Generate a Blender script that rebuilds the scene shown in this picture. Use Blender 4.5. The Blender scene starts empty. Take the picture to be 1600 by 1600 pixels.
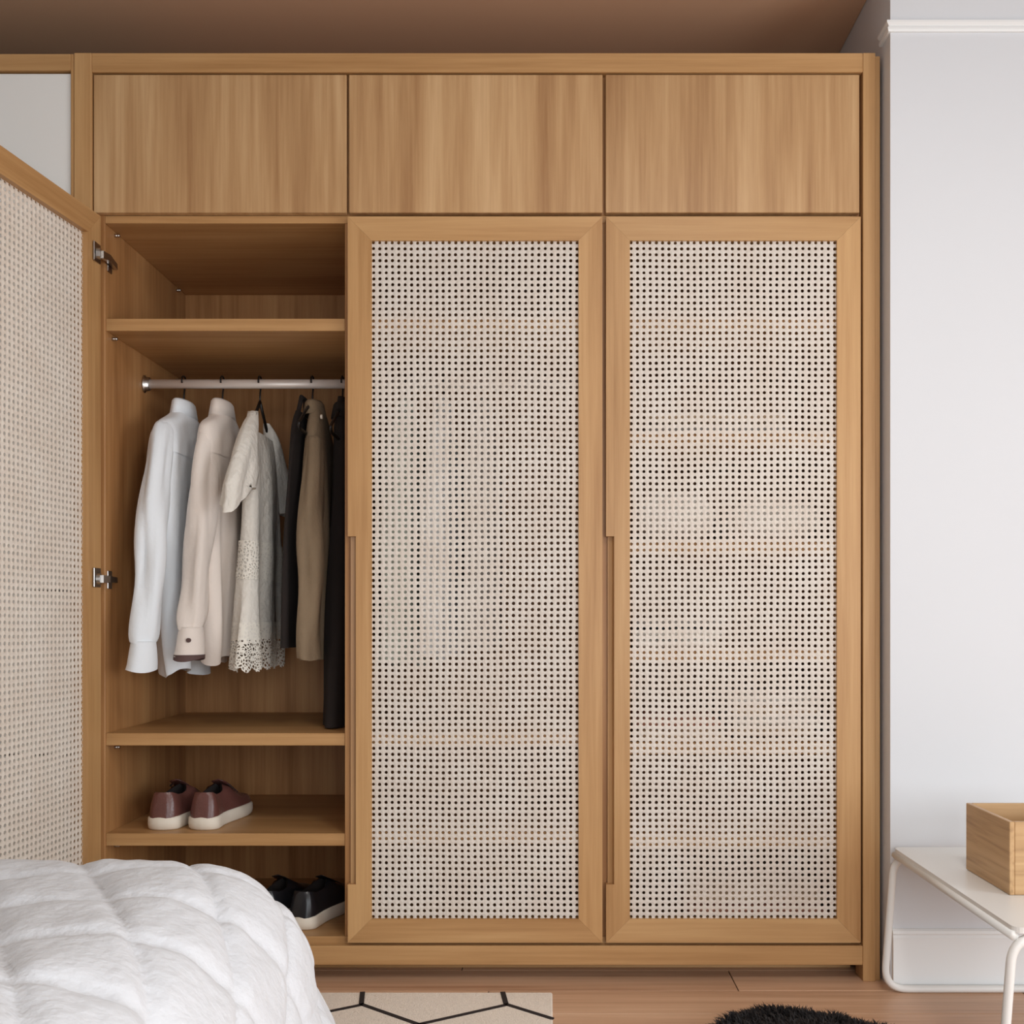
import bpy, bmesh, math, random
from mathutils import Vector, Matrix, noise as mnoise
random.seed(7)
PI = math.pi
sc = bpy.context.scene
COL = sc.collection

# ------------------------------------------------------------------ camera
FPX, DIST, EYE = 1659.0, 2.56, 0.877          # focal length in px, metres to the door fronts (y=0), eye height
VPX, VPY = 855.0, 965.0
cd = bpy.data.cameras.new('camera'); cam = bpy.data.objects.new('camera', cd); COL.objects.link(cam)
cam.location = (0, -DIST, EYE); cam.rotation_euler = (PI/2, 0, 0)
cd.sensor_width = 36; cd.lens = FPX/1600*36
cd.shift_x = -(VPX-800)/1600; cd.shift_y = (VPY-800)/1600
cd.clip_start = 0.05
sc.camera = cam
def PX(px, y=0.0): return (px-VPX)*(DIST+y)/FPX
def PZ(py, y=0.0): return EYE+(VPY-py)*(DIST+y)/FPX

# ------------------------------------------------------------------ light
w = bpy.data.worlds.new('world'); sc.world = w; w.use_nodes = True
w.node_tree.nodes['Background'].inputs[0].default_value = (0.80, 0.90, 1.0, 1)
w.node_tree.nodes['Background'].inputs[1].default_value = 1.0
def area(name, loc, rot, sx, sy, power, col):
    l = bpy.data.lights.new(name, 'AREA'); l.shape = 'RECTANGLE'; l.size = sx; l.size_y = sy
    l.energy = power; l.color = col
    o = bpy.data.objects.new(name, l); COL.objects.link(o); o.location = loc; o.rotation_euler = rot
    return o
# daylight through the wide window in the wall behind the camera
area('rear_window_daylight', (0.95, -4.42, 1.15), (PI/2, 0, 0), 2.7, 1.45, 30, (0.93, 0.97, 1.0))
# daylight through the window in the right-hand wall
area('side_window_daylight', (2.57, -2.3, 1.10), (0, PI/2, 0), 1.4, 2.0, 32, (0.93, 0.97, 1.0))
vs = sc.view_settings
vs.view_transform = 'Standard'; vs.look = 'None'; vs.exposure = 0.50; vs.gamma = 1; vs.use_curve_mapping = False

# ------------------------------------------------------------------ materials
def lin(c):
    c = c/255.0
    return c/12.92 if c <= 0.04045 else ((c+0.055)/1.055)**2.4
def rgb(r, g, b): return (lin(r), lin(g), lin(b), 1)
MATS = {}
def newmat(name):
    m = bpy.data.materials.new(name); m.use_nodes = True; MATS[name] = m
    nt = m.node_tree; b = nt.nodes['Principled BSDF']
    return m, nt, b
def plain(name, col, rough=0.6, metal=0.0, spec=0.5, nscale=0, namt=0.08, bump=0, bscale=40, sheen=0):
    m, nt, b = newmat(name)
    b.inputs['Base Color'].default_value = col; b.inputs['Roughness'].default_value = rough
    b.inputs['Metallic'].default_value = metal; b.inputs['Specular IOR Level'].default_value = spec
    if sheen: b.inputs['Sheen Weight'].default_value = sheen
    if nscale:
        tc = nt.nodes.new('ShaderNodeTexCoord'); n = nt.nodes.new('ShaderNodeTexNoise'); n.inputs['Scale'].default_value = nscale
        n.inputs['Detail'].default_value = 4
        mx = nt.nodes.new('ShaderNodeMix'); mx.data_type = 'RGBA'
        mx.inputs[6].default_value = tuple(c*(1-namt) for c in col[:3])+(1,)
        mx.inputs[7].default_value = tuple(min(1, c*(1+namt)) for c in col[:3])+(1,)
        nt.links.new(tc.outputs['Object'], n.inputs['Vector']); nt.links.new(n.outputs['Fac'], mx.inputs[0])
        nt.links.new(mx.outputs[2], b.inputs['Base Color'])
    if bump:
        tc = nt.nodes.new('ShaderNodeTexCoord'); n = nt.nodes.new('ShaderNodeTexNoise'); n.inputs['Scale'].default_value = bscale
        n.inputs['Detail'].default_value = 3
        bp = nt.nodes.new('ShaderNodeBump'); bp.inputs['Strength'].default_value = bump; bp.inputs['Distance'].default_value = 0.01
        nt.links.new(tc.outputs['Object'], n.inputs['Vector']); nt.links.new(n.outputs['Fac'], bp.inputs['Height'])
        nt.links.new(bp.outputs[0], b.inputs['Normal'])
    return m
def wood(name, axis, cols, rough=0.42, band=9.0, fine=70.0, spec=0.4, tone=0.12):
    """oak veneer: grain stretched along one axis; every board shifted by its own random value"""
    m, nt, b = newmat(name); N = nt.nodes.new; L = nt.links.new
    tc = N('ShaderNodeTexCoord'); oi = N('ShaderNodeObjectInfo')
    mul = N('ShaderNodeMath'); mul.operation = 'MULTIPLY'; mul.inputs[1].default_value = 53.0; L(oi.outputs['Random'], mul.inputs[0])
    add = N('ShaderNodeVectorMath'); add.operation = 'ADD'; L(tc.outputs['Object'], add.inputs[0]); L(mul.outputs[0], add.inputs[1])
    def mp(scale, along):
        v = N('ShaderNodeMapping'); s = [scale]*3; s['XYZ'.index(axis)] = along; v.inputs['Scale'].default_value = s
        L(add.outputs[0], v.inputs['Vector']); return v
    n1 = N('ShaderNodeTexNoise'); n1.inputs['Scale'].default_value = 1; n1.inputs['Detail'].default_value = 3; n1.inputs['Distortion'].default_value = 0.4
    L(mp(band, band*0.07).outputs[0], n1.inputs['Vector'])
    n2 = N('ShaderNodeTexNoise'); n2.inputs['Scale'].default_value = 1; n2.inputs['Detail'].default_value = 6; n2.inputs['Roughness'].default_value = 0.65
    L(mp(fine, fine*0.03).outputs[0], n2.inputs['Vector'])
    mx = N('ShaderNodeMath'); mx.operation = 'MULTIPLY_ADD'; mx.inputs[1].default_value = 0.45
    m2 = N('ShaderNodeMath'); m2.operation = 'MULTIPLY'; m2.inputs[1].default_value = 0.55
    L(n1.outputs['Fac'], m2.inputs[0]); L(n2.outputs['Fac'], mx.inputs[0]); L(m2.outputs[0], mx.inputs[2])
    r = N('ShaderNodeValToRGB'); e = r.color_ramp.elements
    e[0].position = 0.34; e[0].color = cols[0]; e[1].position = 0.66; e[1].color = cols[2]
    k = e.new(0.5); k.color = cols[1]
    L(mx.outputs[0], r.inputs[0])
    hs = N('ShaderNodeHueSaturation'); L(r.outputs[0], hs.inputs['Color'])
    mr = N('ShaderNodeMapRange'); mr.inputs['To Min'].default_value = 1-tone; mr.inputs['To Max'].default_value = 1+tone*0.6
    L(oi.outputs['Random'], mr.inputs['Value']); L(mr.outputs[0], hs.inputs['Value'])
    L(hs.outputs[0], b.inputs['Base Color'])
    b.inputs['Roughness'].default_value = rough; b.inputs['Specular IOR Level'].default_value = spec
    bp = N('ShaderNodeBump'); bp.inputs['Strength'].default_value = 0.08; bp.inputs['Distance'].default_value = 0.002
    L(n2.outputs['Fac'], bp.inputs['Height']); L(bp.outputs[0], b.inputs['Normal'])
    return m
OAK = (rgb(164, 119, 72), rgb(187, 143, 94), rgb(202, 160, 110))
OAKD = (rgb(162, 119, 78), rgb(189, 148, 103), rgb(210, 172, 127))
for a in 'XYZ': wood('oak_'+a, a, OAK, tone=0.05)
wood('veneer_Z', 'Z', OAKD, band=16, tone=0.04)
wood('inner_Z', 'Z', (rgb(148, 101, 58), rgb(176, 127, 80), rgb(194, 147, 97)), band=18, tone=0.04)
wood('floorboard', 'X', (rgb(178, 134, 104), rgb(208, 166, 134), rgb(224, 184, 152)), rough=0.38, band=9, tone=0.12)
wood('bamboo_X', 'X', (rgb(158, 122, 82), rgb(192, 154, 110), rgb(205, 168, 124)), band=60, tone=0.05)
wood('bamboo', 'Y', (rgb(158, 122, 82), rgb(192, 154, 110), rgb(205, 168, 124)), band=60, tone=0.05)
plain('wall_white', rgb(218, 219, 222), 0.75, nscale=3, namt=0.015)
plain('wall_taupe', rgb(186, 180, 174), 0.8)
m_, nt_, b_ = newmat('added_lamp_glow'); b_.inputs['Base Color'].default_value = rgb(240, 238, 232); b_.inputs['Emission Color'].default_value = (1, .96, .9, 1); b_.inputs['Emission Strength'].default_value = 3.0  # diffuser glow of the added ceiling lamp
plain('trim_white', rgb(236, 236, 235), 0.45)
plain('ceiling_brown', rgb(214, 172, 138), 0.85, nscale=2, namt=0.03)
plain('lacquer_white', rgb(236, 234, 230), 0.35)
plain('lacquer_edge', rgb(120, 110, 100), 0.5)
plain('table_white', rgb(232, 230, 226), 0.35)
plain('steel', rgb(190, 186, 182), 0.28, 1.0)
plain('dark_steel', rgb(70, 58, 52), 0.35, 0.8)
plain('rod_metal', rgb(232, 222, 214), 0.38, 0.25)
plain('hanger_black', rgb(22, 18, 16), 0.4)
plain('shirt_white', rgb(232, 236, 240), 0.85, nscale=6, namt=0.03, bump=0.25, bscale=30, sheen=0.2)
plain('shirt_cream', rgb(228, 216, 206), 0.85, nscale=6, namt=0.03, bump=0.25, bscale=30, sheen=0.2)
plain('shirt_sage', rgb(196, 204, 192), 0.85, nscale=6, namt=0.03, bump=0.25, bscale=30)
plain('cuff_dark', rgb(88, 66, 62), 0.8)
plain('lace_cloth', rgb(226, 220, 210), 0.9, nscale=25, namt=0.06, bump=0.5, bscale=60)
plain('olive_wool', rgb(138, 118, 94), 0.95, nscale=40, namt=0.08, bump=0.2, bscale=120)
plain('black_cloth', rgb(34, 26, 23), 0.95, nscale=20, namt=0.15)
plain('quilt_white', rgb(216, 217, 221), 0.9, nscale=5, namt=0.012, bump=0.35, bscale=60, sheen=0.15)
plain('mattress', rgb(215, 212, 206), 0.9)
plain('leather_brown', rgb(104, 66, 60), 0.27, nscale=30, namt=0.18, bump=0.1, bscale=200)
plain('leather_black', rgb(34, 34, 38), 0.28, nscale=30, namt=0.18)
plain('lining_dark', rgb(26, 18, 16), 0.9)
plain('sole_white', rgb(234, 224, 208), 0.6, nscale=20, namt=0.05)
plain('lace_brown', rgb(52, 30, 26), 0.8)
plain('rug_cream', rgb(243, 230, 216), 0.98, nscale=120, namt=0.12, bump=0.5, bscale=300)
plain('rug_line', rgb(38, 28, 26), 0.98, nscale=150, namt=0.3)
plain('fur_black', rgb(26, 20, 20), 0.7, nscale=30, namt=0.4)
plain('linen_white', rgb(236, 234, 228), 0.9, nscale=8, namt=0.03)
plain('linen_sand', rgb(206, 180, 150), 0.9, nscale=8, namt=0.05)
plain('linen_rose', rgb(196, 142, 120), 0.9, nscale=8, namt=0.05)
plain('linen_grey', rgb(170, 164, 158), 0.9, nscale=8, namt=0.05)
# woven cane: cream, a little light comes through
m, nt, b = newmat('cane'); N = nt.nodes.new; L = nt.links.new
tc = N('ShaderNodeTexCoord'); n = N('ShaderNodeTexNoise'); n.inputs['Scale'].default_value = 9; n.inputs['Detail'].default_value = 5
r = N('ShaderNodeValToRGB'); r.color_ramp.elements[0].color = rgb(237, 225, 212); r.color_ramp.elements[1].color = rgb(243, 234, 223)
r.color_ramp.elements[0].position = .35; r.color_ramp.elements[1].position = .65
L(tc.outputs['Object'], n.inputs['Vector']); L(n.outputs['Fac'], r.inputs[0]); L(r.outputs[0], b.inputs['Base Color'])
b.inputs['Roughness'].default_value = .55; b.inputs['Specular IOR Level'].default_value = .3
tr = N('ShaderNodeBsdfTranslucent'); L(r.outputs[0], tr.inputs['Color'])
ms = N('ShaderNodeMixShader'); ms.inputs[0].default_value = .22
L(b.outputs[0], ms.inputs[1]); L(tr.outputs[0], ms.inputs[2]); L(ms.outputs[0], nt.nodes['Material Output'].inputs['Surface'])
# open-work lace: small see-through cells
m, nt, b = newmat('lace_open'); N = nt.nodes.new; L = nt.links.new
b.inputs['Base Color'].default_value = rgb(236, 230, 218); b.inputs['Roughness'].default_value = .9
tc = N('ShaderNodeTexCoord'); v = N('ShaderNodeTexVoronoi'); v.feature = 'DISTANCE_TO_EDGE'; v.inputs['Scale'].default_value = 125
c = N('ShaderNodeMath'); c.operation = 'LESS_THAN'; c.inputs[1].default_value = .17
L(tc.outputs['Object'], v.inputs['Vector']); L(v.outputs['Distance'], c.inputs[0])
t = N('ShaderNodeBsdfTransparent'); ms = N('ShaderNodeMixShader'); L(c.outputs[0], ms.inputs[0]); L(t.outputs[0], ms.inputs[1]); L(b.outputs[0], ms.inputs[2])
L(ms.outputs[0], nt.nodes['Material Output'].inputs['Surface'])

# ------------------------------------------------------------------ helpers
ORG = {}
def org(p): return ORG[p.name] if p is not None else Vector((0, 0, 0))
def obj(name, vf, mat, parent=None, smooth=False, kind=None, centre=None):
    verts, faces = vf
    vv = [Vector(v) for v in verts]
    if centre is None:
        lo = Vector([min(v[i] for v in vv) for i in range(3)]); hi = Vector([max(v[i] for v in vv) for i in range(3)])
        c = (lo+hi)/2; 
        if parent is None: c.z = lo.z
    else: c = Vector(centre)
    me = bpy.data.meshes.new(name); me.from_pydata([v-c for v in vv], [], faces); me.update()
    bm = bmesh.new(); bm.from_mesh(me); bmesh.ops.recalc_face_normals(bm, faces=bm.faces); bm.to_mesh(me); bm.free()
    if smooth:
        for p in me.polygons: p.use_smooth = True
    me.materials.append(MATS[mat])
    o = bpy.data.objects.new(name, me); COL.objects.link(o)
    o.parent = parent; o.location = c-org(parent); ORG[o.name] = c
    if kind: o['kind'] = kind
    return o
def meshobj(name, me, loc, parent=None):
    o = bpy.data.objects.new(name, me); COL.objects.link(o); o.parent = parent
    o.location = Vector(loc)-org(parent); ORG[o.name] = Vector(loc); return o
def tag(o, label, cat, group=None):
    o['label'] = label; o['category'] = cat
    if group: o['group'] = group
    return o
def thing(name, loc, label, cat, group=None):
    o = bpy.data.objects.new(name, None); COL.objects.link(o); o.location = loc; ORG[o.name] = Vector(loc)
    o.empty_display_size = 0.05
    return tag(o, label, cat, group)
def copy_tree(o, off=(0, 0, 0), parent=None):
    c = o.copy(); COL.objects.link(c); c.parent = parent
    if parent is None: c.location = Vector(o.location)+Vector(off)
    for ch in list(o.children): copy_tree(ch, parent=c)
    return c
def join(*vfs):
    V, F = [], []
    for v, f in vfs:
        n0 = len(V); V += [tuple(p) for p in v]; F += [tuple(i+n0 for i in q) for q in f]
    return V, F
def box(x0, x1, y0, y1, z0, z1, bev=0.0):
    if bev <= 0:
        V = [(x, y, z) for x in (x0, x1) for y in (y0, y1) for z in (z0, z1)]
        return V, [(0, 1, 3, 2), (4, 6, 7, 5), (0, 4, 5, 1), (2, 3, 7, 6), (0, 2, 6, 4), (1, 5, 7, 3)]
    bm = bmesh.new()
    mtx = Matrix.Translation(((x0+x1)/2, (y0+y1)/2, (z0+z1)/2)) @ Matrix.Diagonal((x1-x0, y1-y0, z1-z0, 1))
    bmesh.ops.create_cube(bm, size=1, matrix=mtx)
    bmesh.ops.bevel(bm, geom=list(bm.edges), offset=bev, segments=1, affect='EDGES')
    bm.verts.index_update()
    V = [tuple(v.co) for v in bm.verts]; F = [tuple(v.index for v in f.verts) for f in bm.faces]; bm.free()
    return V, F
def prism(poly, z0, z1):
    n = len(poly); V = [(x, y, z0) for x, y in poly]+[(x, y, z1) for x, y in poly]
    F = [tuple(range(n)), tuple(range(n, 2*n))]+[(i, (i+1) % n, n+(i+1) % n, n+i) for i in range(n)]
    return V, F
def loft(rings, cap0=True, cap1=True, closed=True):
    n = len(rings[0]); V = [tuple(p) for r in rings for p in r]; F = []
    for k in range(len(rings)-1):
        for i in range(n if closed else n-1):
            j = (i+1) % n
            F.append((k*n+i, k*n+j, (k+1)*n+j, (k+1)*n+i))
    if cap0: F.append(tuple(range(n)))
    if cap1: F.append(tuple(range((len(rings)-1)*n, len(rings)*n)))
    return V, F
def tube(pts, r, n=10, closed=False):
    pts = [Vector(p) for p in pts]; rings = []; m = len(pts)
    up = Vector((0.13, 0.21, 0.97)).normalized(); prev = None
    for i, p in enumerate(pts):
        a = pts[(i-1) % m] if (closed or i > 0) else p
        b = pts[(i+1) % m] if (closed or i < m-1) else p
        t = (b-a).normalized()
        if prev is None:
            s = t.cross(up); s = s if s.length > .1 else t.cross(Vector((1, 0, 0)))
        else: s = prev-t*prev.dot(t)
        s.normalize(); prev = s; q = t.cross(s)
        rr = r[i] if isinstance(r, (list, tuple)) else r
        rings.append([p+s*(rr*math.cos(2*PI*k/n))+q*(rr*math.sin(2*PI*k/n)) for k in range(n)])
    if closed: rings.append(rings[0]); return loft(rings, False, False)
    return loft(rings)
def fillet(pts, rad, n=7):
    pts = [Vector(p) for p in pts]; out = [pts[0]]
    for i in range(1, len(pts)-1):
        a, p, b = pts[i-1], pts[i], pts[i+1]
        d0 = (a-p).normalized(); d1 = (b-p).normalized(); r = min(rad, (a-p).length*.49, (b-p).length*.49)
        s, e = p+d0*r, p+d1*r
        for k in range(n+1):
            t = k/n; out.append(s*(1-t)**2+p*2*t*(1-t)+e*t*t)
    out.append(pts[-1]); return out
def cr(keys, t):
    """smooth interpolation through rows of numbers, t in 0..len-1"""
    n = len(keys); i = min(int(t), n-2); f = t-i
    g = lambda k: keys[max(0, min(n-1, k))]
    res = []
    for c in range(len(keys[0])):
        p0, p1, p2, p3 = g(i-1)[c], g(i)[c], g(i+1)[c], g(i+2)[c]
        res.append(0.5*(2*p1+(p2-p0)*f+(2*p0-5*p1+4*p2-p3)*f*f+(3*p1-p0-3*p2+p3)*f**3))
    return res

# ================================================================== THE ROOM
ZC = 2.449; YB = 0.66; XL, XR = -2.25, 2.60; YR = -4.45
XW = 0.812; YW = -0.047                                # left corner and face of the white wall beside the wardrobe
fl = obj('floor', box(XL, XR, YR, YB, -0.06, -0.004), 'lining_dark', kind='structure')
# floorboards, each a part of the floor
PW, PLN, GAP = 0.145, 1.25, 0.0012
pv = box(-PLN/2+GAP, PLN/2-GAP, -PW/2+GAP, PW/2-GAP, -0.004, 0.0, 0.0008)
base = None; y = YB-PW/2; row = 0
while y > YR:
    x = XL+PLN/2-((row*0.47) % 1.0)*PLN+0.05
    while x-PLN/2 < XR:
        if base is None:
            base = obj('floorboard', pv, 'floorboard', fl, centre=(0, 0, 0)); me = base.data
            base.location = Vector((x, y, 0))-org(fl)
        else: meshobj('floorboard', me, (x, y, 0), fl)
        x += PLN
    y -= PW; row += 1
ce = obj('ceiling', box(XL, XR, YR, YB, ZC, ZC+0.1), 'wall_taupe', kind='structure')
obj('recess_lining', box(XL+.001, XW-.001, YW, YB-.001, ZC-.004, ZC-.0002), 'ceiling_brown', ce)
obj('wall_back', box(XL, XR, YB, YB+0.1, 0, ZC), 'wall_white', kind='structure')
obj('wall_left', box(XL-0.1, XL, YR, YB, 0, ZC), 'wall_taupe', kind='structure')
SY0, SY1, SZ0, SZ1 = -3.35, -1.25, .36, 1.84
obj('wall_right', join(box(XR, XR+.1, YR, SY0, 0, ZC), box(XR, XR+.1, SY1, YB, 0, ZC), box(XR, XR+.1, SY0, SY1, 0, SZ0), box(XR, XR+.1, SY0, SY1, SZ1, ZC)), 'wall_taupe', kind='structure')
obj('window_2', join(box(XR+.03, XR+.09, SY0, SY0+.04, SZ0, SZ1), box(XR+.03, XR+.09, SY1-.04, SY1, SZ0, SZ1), box(XR+.03, XR+.09, SY0+.04, SY1-.04, SZ0, SZ0+.04), box(XR+.03, XR+.09, SY0+.04, SY1-.04, SZ1-.04, SZ1)), 'trim_white', kind='structure')
obj('wall_alcove', box(XW, XR, YW, YB, 0, ZC), 'wall_white', kind='structure')
WX0, WX1, WZ0, WZ1 = -0.45, 2.35, 0.38, 1.92
obj('wall_rear', join(box(XL, WX0, YR-0.1, YR, 0, ZC), box(WX1, XR, YR-0.1, YR, 0, ZC),
                      box(WX0, WX1, YR-0.1, YR, 0, WZ0), box(WX0, WX1, YR-0.1, YR, WZ1, ZC)), 'wall_taupe', kind='structure')
wf = obj('window_1', join(box(WX0, WX0+.04, YR-.09, YR-.03, WZ0, WZ1), box(WX1-.04, WX1, YR-.09, YR-.03, WZ0, WZ1),
                     box(WX0+.04, WX1-.04, YR-.09, YR-.03, WZ0, WZ0+.04), box(WX0+.04, WX1-.04, YR-.09, YR-.03, WZ1-.04, WZ1)), 'trim_white', kind='structure')
# moulding under the beam and tall baseboard on the white wall
def lprof(prof, x_end):
    """profile (out, z) run along the wall face and round its left corner"""
    rings = []
    for (px, py, dx, dy) in ((x_end, YW, 0, -1), (XW, YW, -1, -1), (XW, 0.016, -1, 0)):
        rings.append([(px+dx*o, py+dy*o, z) for o, z in prof])
    return loft(rings)
obj('trim_1', lprof([(-.001, 2.261), (.006, 2.261), (.008, 2.266), (.008, 2.271), (.005, 2.275), (.011, 2.281), (.011, 2.286), (-.001, 2.286)], XR), 'trim_white', kind='structure')
rings = [[(x, YW-o, z) for o, z in [(-.001, 0.0), (.013, 0.0), (.013, .122), (.010, .128), (.012, .132), (.010, .138), (.004, .142), (-.001, .142)]] for x in (XW+.003, XR)]
obj('baseboard_right', loft(rings), 'trim_white', kind='structure')

# flush ceiling lamp added out of view to brighten the floor and rug
lamp = thing('added_ceiling_lamp', (0.55, -1.85, ZC-.07), 'added round flush white ceiling lamp, out of view, brightening the floor', 'lamp')
def disc(r0, r1, z0, z1, n=40):
    return loft([[(0.55+r*math.cos(2*PI*i/n), -1.85+r*math.sin(2*PI*i/n), z) for i in range(n)] for r, z in ((r0, z0), (r1, z1))])
obj('canopy', disc(.24, .22, ZC-.05, ZC-.0005), 'trim_white', lamp)
obj('diffuser', disc(.20, .235, ZC-.066, ZC-.0505), 'added_lamp_glow', lamp)
ll = bpy.data.lights.new('added_lamp_light', 'AREA'); ll.shape = 'DISK'; ll.size = .4; ll.energy = 9; ll.color = (1.0, .97, .93)
lo = bpy.data.objects.new('added_lamp_light', ll); COL.objects.link(lo); lo.location = (0.55, -1.85, ZC-.072)

# ================================================================== WARDROBE
B = 0.0012
X0, X1 = -1.096, 0.760               # clear width between the posts
DX = [-1.096, PX(543), PX(945.0), 0.758]
ZD0, ZD1 = PZ(1473), PZ(338.5)       # cane doors
YI, YE = 0.024, 0.60                 # interior from just behind the doors to the back panel
ward = thing('wardrobe', (-0.15, 0.3, 0), 'built-in oak wardrobe with woven cane doors, one standing open', 'wardrobe')
def board(name, x0, x1, y0, y1, z0, z1, mat, parent=ward): return obj(name, box(x0, x1, y0, y1, z0, z1, B), mat, parent)
ZT = PZ(83); ZTB = PZ(113)
board('post', PX(116), X0-.002, -.002, .06, 0, ZT, 'oak_Z')
board('post', X1+.001, PX(1367.5), -.002, .06, 0, ZT, 'oak_Z')
board('filler_strip', PX(1368), XW-.0075, .006, .05, 0, ZT-.004, 'oak_Z')
board('crown_rail', X0-.002, X1+.001, -.001, .06, ZTB, ZT, 'oak_X')
board('top_panel', X0, X1, .06, YE, ZT-.024, ZT-.004, 'oak_X')
board('plinth_rail', X0-.002, X1+.001, .0, .022, PZ(1508), PZ(1478), 'oak_X')
board('kick_board', X0, X1, .10, .118, 0, PZ(1490), 'oak_X')
ZS = 1.8365
board('cabinet_floor', X0+.02, X1-.02, YI, YE, ZS, ZS+.019, 'oak_X')
board('side_panel', X0, X0+.02, YI, YE, PZ(1508), ZT-.024, 'inner_Z')
board('side_panel', X1-.02, X1, YI, YE, PZ(1508), ZT-.024, 'inner_Z')
board('back_panel', X0, X1, YE, YE+.012, 0.0, ZT-.004, 'inner_Z')
DIV = [(PX(543)-.011, PX(543)+.009), (PX(944)-.010, PX(944)+.010)]
ZF = PZ(1463, YI)
for a, b_ in DIV: board('divider', a, b_, YI, YE, ZF, ZS, 'inner_Z')
for a, b_ in DIV: board('upper_divider', a, b_, YI, YE, ZS+.019, ZT-.024, 'inner_Z')
board('bottom_panel', X0+.02, X1-.02, YI-.001, YE, ZF-.022, ZF, 'oak_X')
bays = [(X0+.02, DIV[0][0]), (DIV[0][1], DIV[1][0]), (DIV[1][1], X1-.02)]
def shelf(bay, ztop, th=.03, y0=YI+.004):
    return board('shelf', bays[bay][0], bays[bay][1], y0, YE, ztop-th, ztop, 'oak_X')
ZSH = PZ(1303, YI); ZLO = PZ(1146, YI); ZUP = PZ(497, YI)
for z in (ZUP, ZLO, ZSH): shelf(0, z)
for z in (ZUP, ZLO, PZ(1300, YI)): shelf(1, z)
R3 = [PZ(p, YI) for p in (497, 676, 846, 1015, 1160, 1303)]
for z in R3: shelf(2, z)
# small metal shelf connectors on the inner side
def ball(c, r, n=8):
    rings = []
    for k in range(1, 6):
        a = PI*k/6; rings.append([(c[0]+r*math.sin(a)*math.cos(2*PI*i/n), c[1]+r*math.sin(a)*math.sin(2*PI*i/n), c[2]+r*math.cos(a)) for i in range(n)])
    return loft(rings)
for yy, z in ((.08, ZS), (.52, ZS), (.065, ZUP-.03), (.52, ZUP-.03), (.08, ZLO-.03), (.08, ZSH-.03)):
    xs = X0+.02
    obj('shelf_pin', join(tube([(xs-.002, yy, z-.010), (xs+.009, yy, z-.010)], .0042, 8), ball((xs+.010, yy, z-.010), .0048)), 'steel', ward, True)
# hanging rods with end sockets
ZR, YRD = 1.500, 0.272
def rod(bay):
    a, b_ = bays[bay]
    prof = [(.0085*math.cos(2*PI*k/16), .0125*math.sin(2*PI*k/16)) for k in range(16)]
    r_ = obj('hanging_rod', loft([[(x, YRD+p, ZR+q) for p, q in prof] for x in (a+.002, b_-.002)]), 'rod_metal', ward, True)
    for x, s in ((a, 1), (b_, -1)):
        obj('rod_socket', loft([[(x+s*d, YRD+p*k, ZR+q*k) for p, q in prof] for d, k in ((0, 1.9), (.004, 1.9), (.006, 1.5), (.016, 1.45))]), 'steel', r_, True)
rod(0); rod(1)
# upper flap doors
for i in range(3):
    xa = [PX(145.5), PX(545), PX(946.5)][i]; xb = [PX(541), PX(941.5), PX(1343.5)][i]
    board('upper_door', xa, xb, .003, .022, PZ(331.5), PZ(115.5), 'veneer_Z')

# ---- cane webbing: one woven sheet with an octagonal hole in every mesh
DW = .614; SW = .0575; RW = .0575
DH = ZD1-ZD0
def cane_mesh(wd, ht, nx, nz, r=.00410):
    rnd = random.Random(3)
    px, pz = wd/nx, ht/nz; V, F, idx = [], [], {}
    def wob(x, z):
        return (x+.0011*math.sin(z*5.3+1)*math.sin(PI*(x/wd+.5))+.0005*math.sin(z*23+x*9), z+.0012*math.sin(x*7+z*3)*math.sin(PI*(z/ht+.5))+.0004*math.sin(x*31+z*11))
    def pt(a, b):
        k = (a, b)
        if k not in idx:
            x = -wd/2+a*px/2; z = -ht/2+b*pz/2
            y = 0.0
            if a % 2 and not b % 2: y = .0007 if (a//2+b//2) % 2 else -.0005
            elif b % 2 and not a % 2: y = -.0005 if (a//2+b//2) % 2 else .0007
            else: y = -.0009
            x, z = wob(x, z); idx[k] = len(V); V.append((x, y, z))
        return idx[k]
    ring = [(-1, -1), (0, -1), (1, -1), (1, 0), (1, 1), (0, 1), (-1, 1), (-1, 0)]
    for i in range(nx):
        for j in range(nz):
            a, b_ = 2*i+1, 2*j+1
            out = [pt(a+p, b_+q) for p, q in ring]
            cx, cz = wob(-wd/2+a*px/2, -ht/2+b_*pz/2); cx += rnd.uniform(-.0003, .0003); cz += rnd.uniform(-.0003, .0003)
            rr = r*rnd.uniform(.93, 1.06); n0 = len(V)
            for lev in (0.0002, .0018):
                for p, q in ring:
                    l = math.hypot(p, q); V.append((cx+rr*p/l, lev, cz+rr*q/l))
            for k in range(8):
                k2 = (k+1) % 8
                F.append((out[k], out[k2], n0+k2, n0+k)); F.append((n0+k, n0+k2, n0+8+k2, n0+8+k))
    me = bpy.data.meshes.new('cane_webbing'); me.from_pydata(V, [], F); me.update(); me.materials.append(MATS['cane'])
    return me
OPW, OPH = DW-2*SW+.008, DH-2*RW+.008
CANE = cane_mesh(OPW, OPH, 33, 113)
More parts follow.
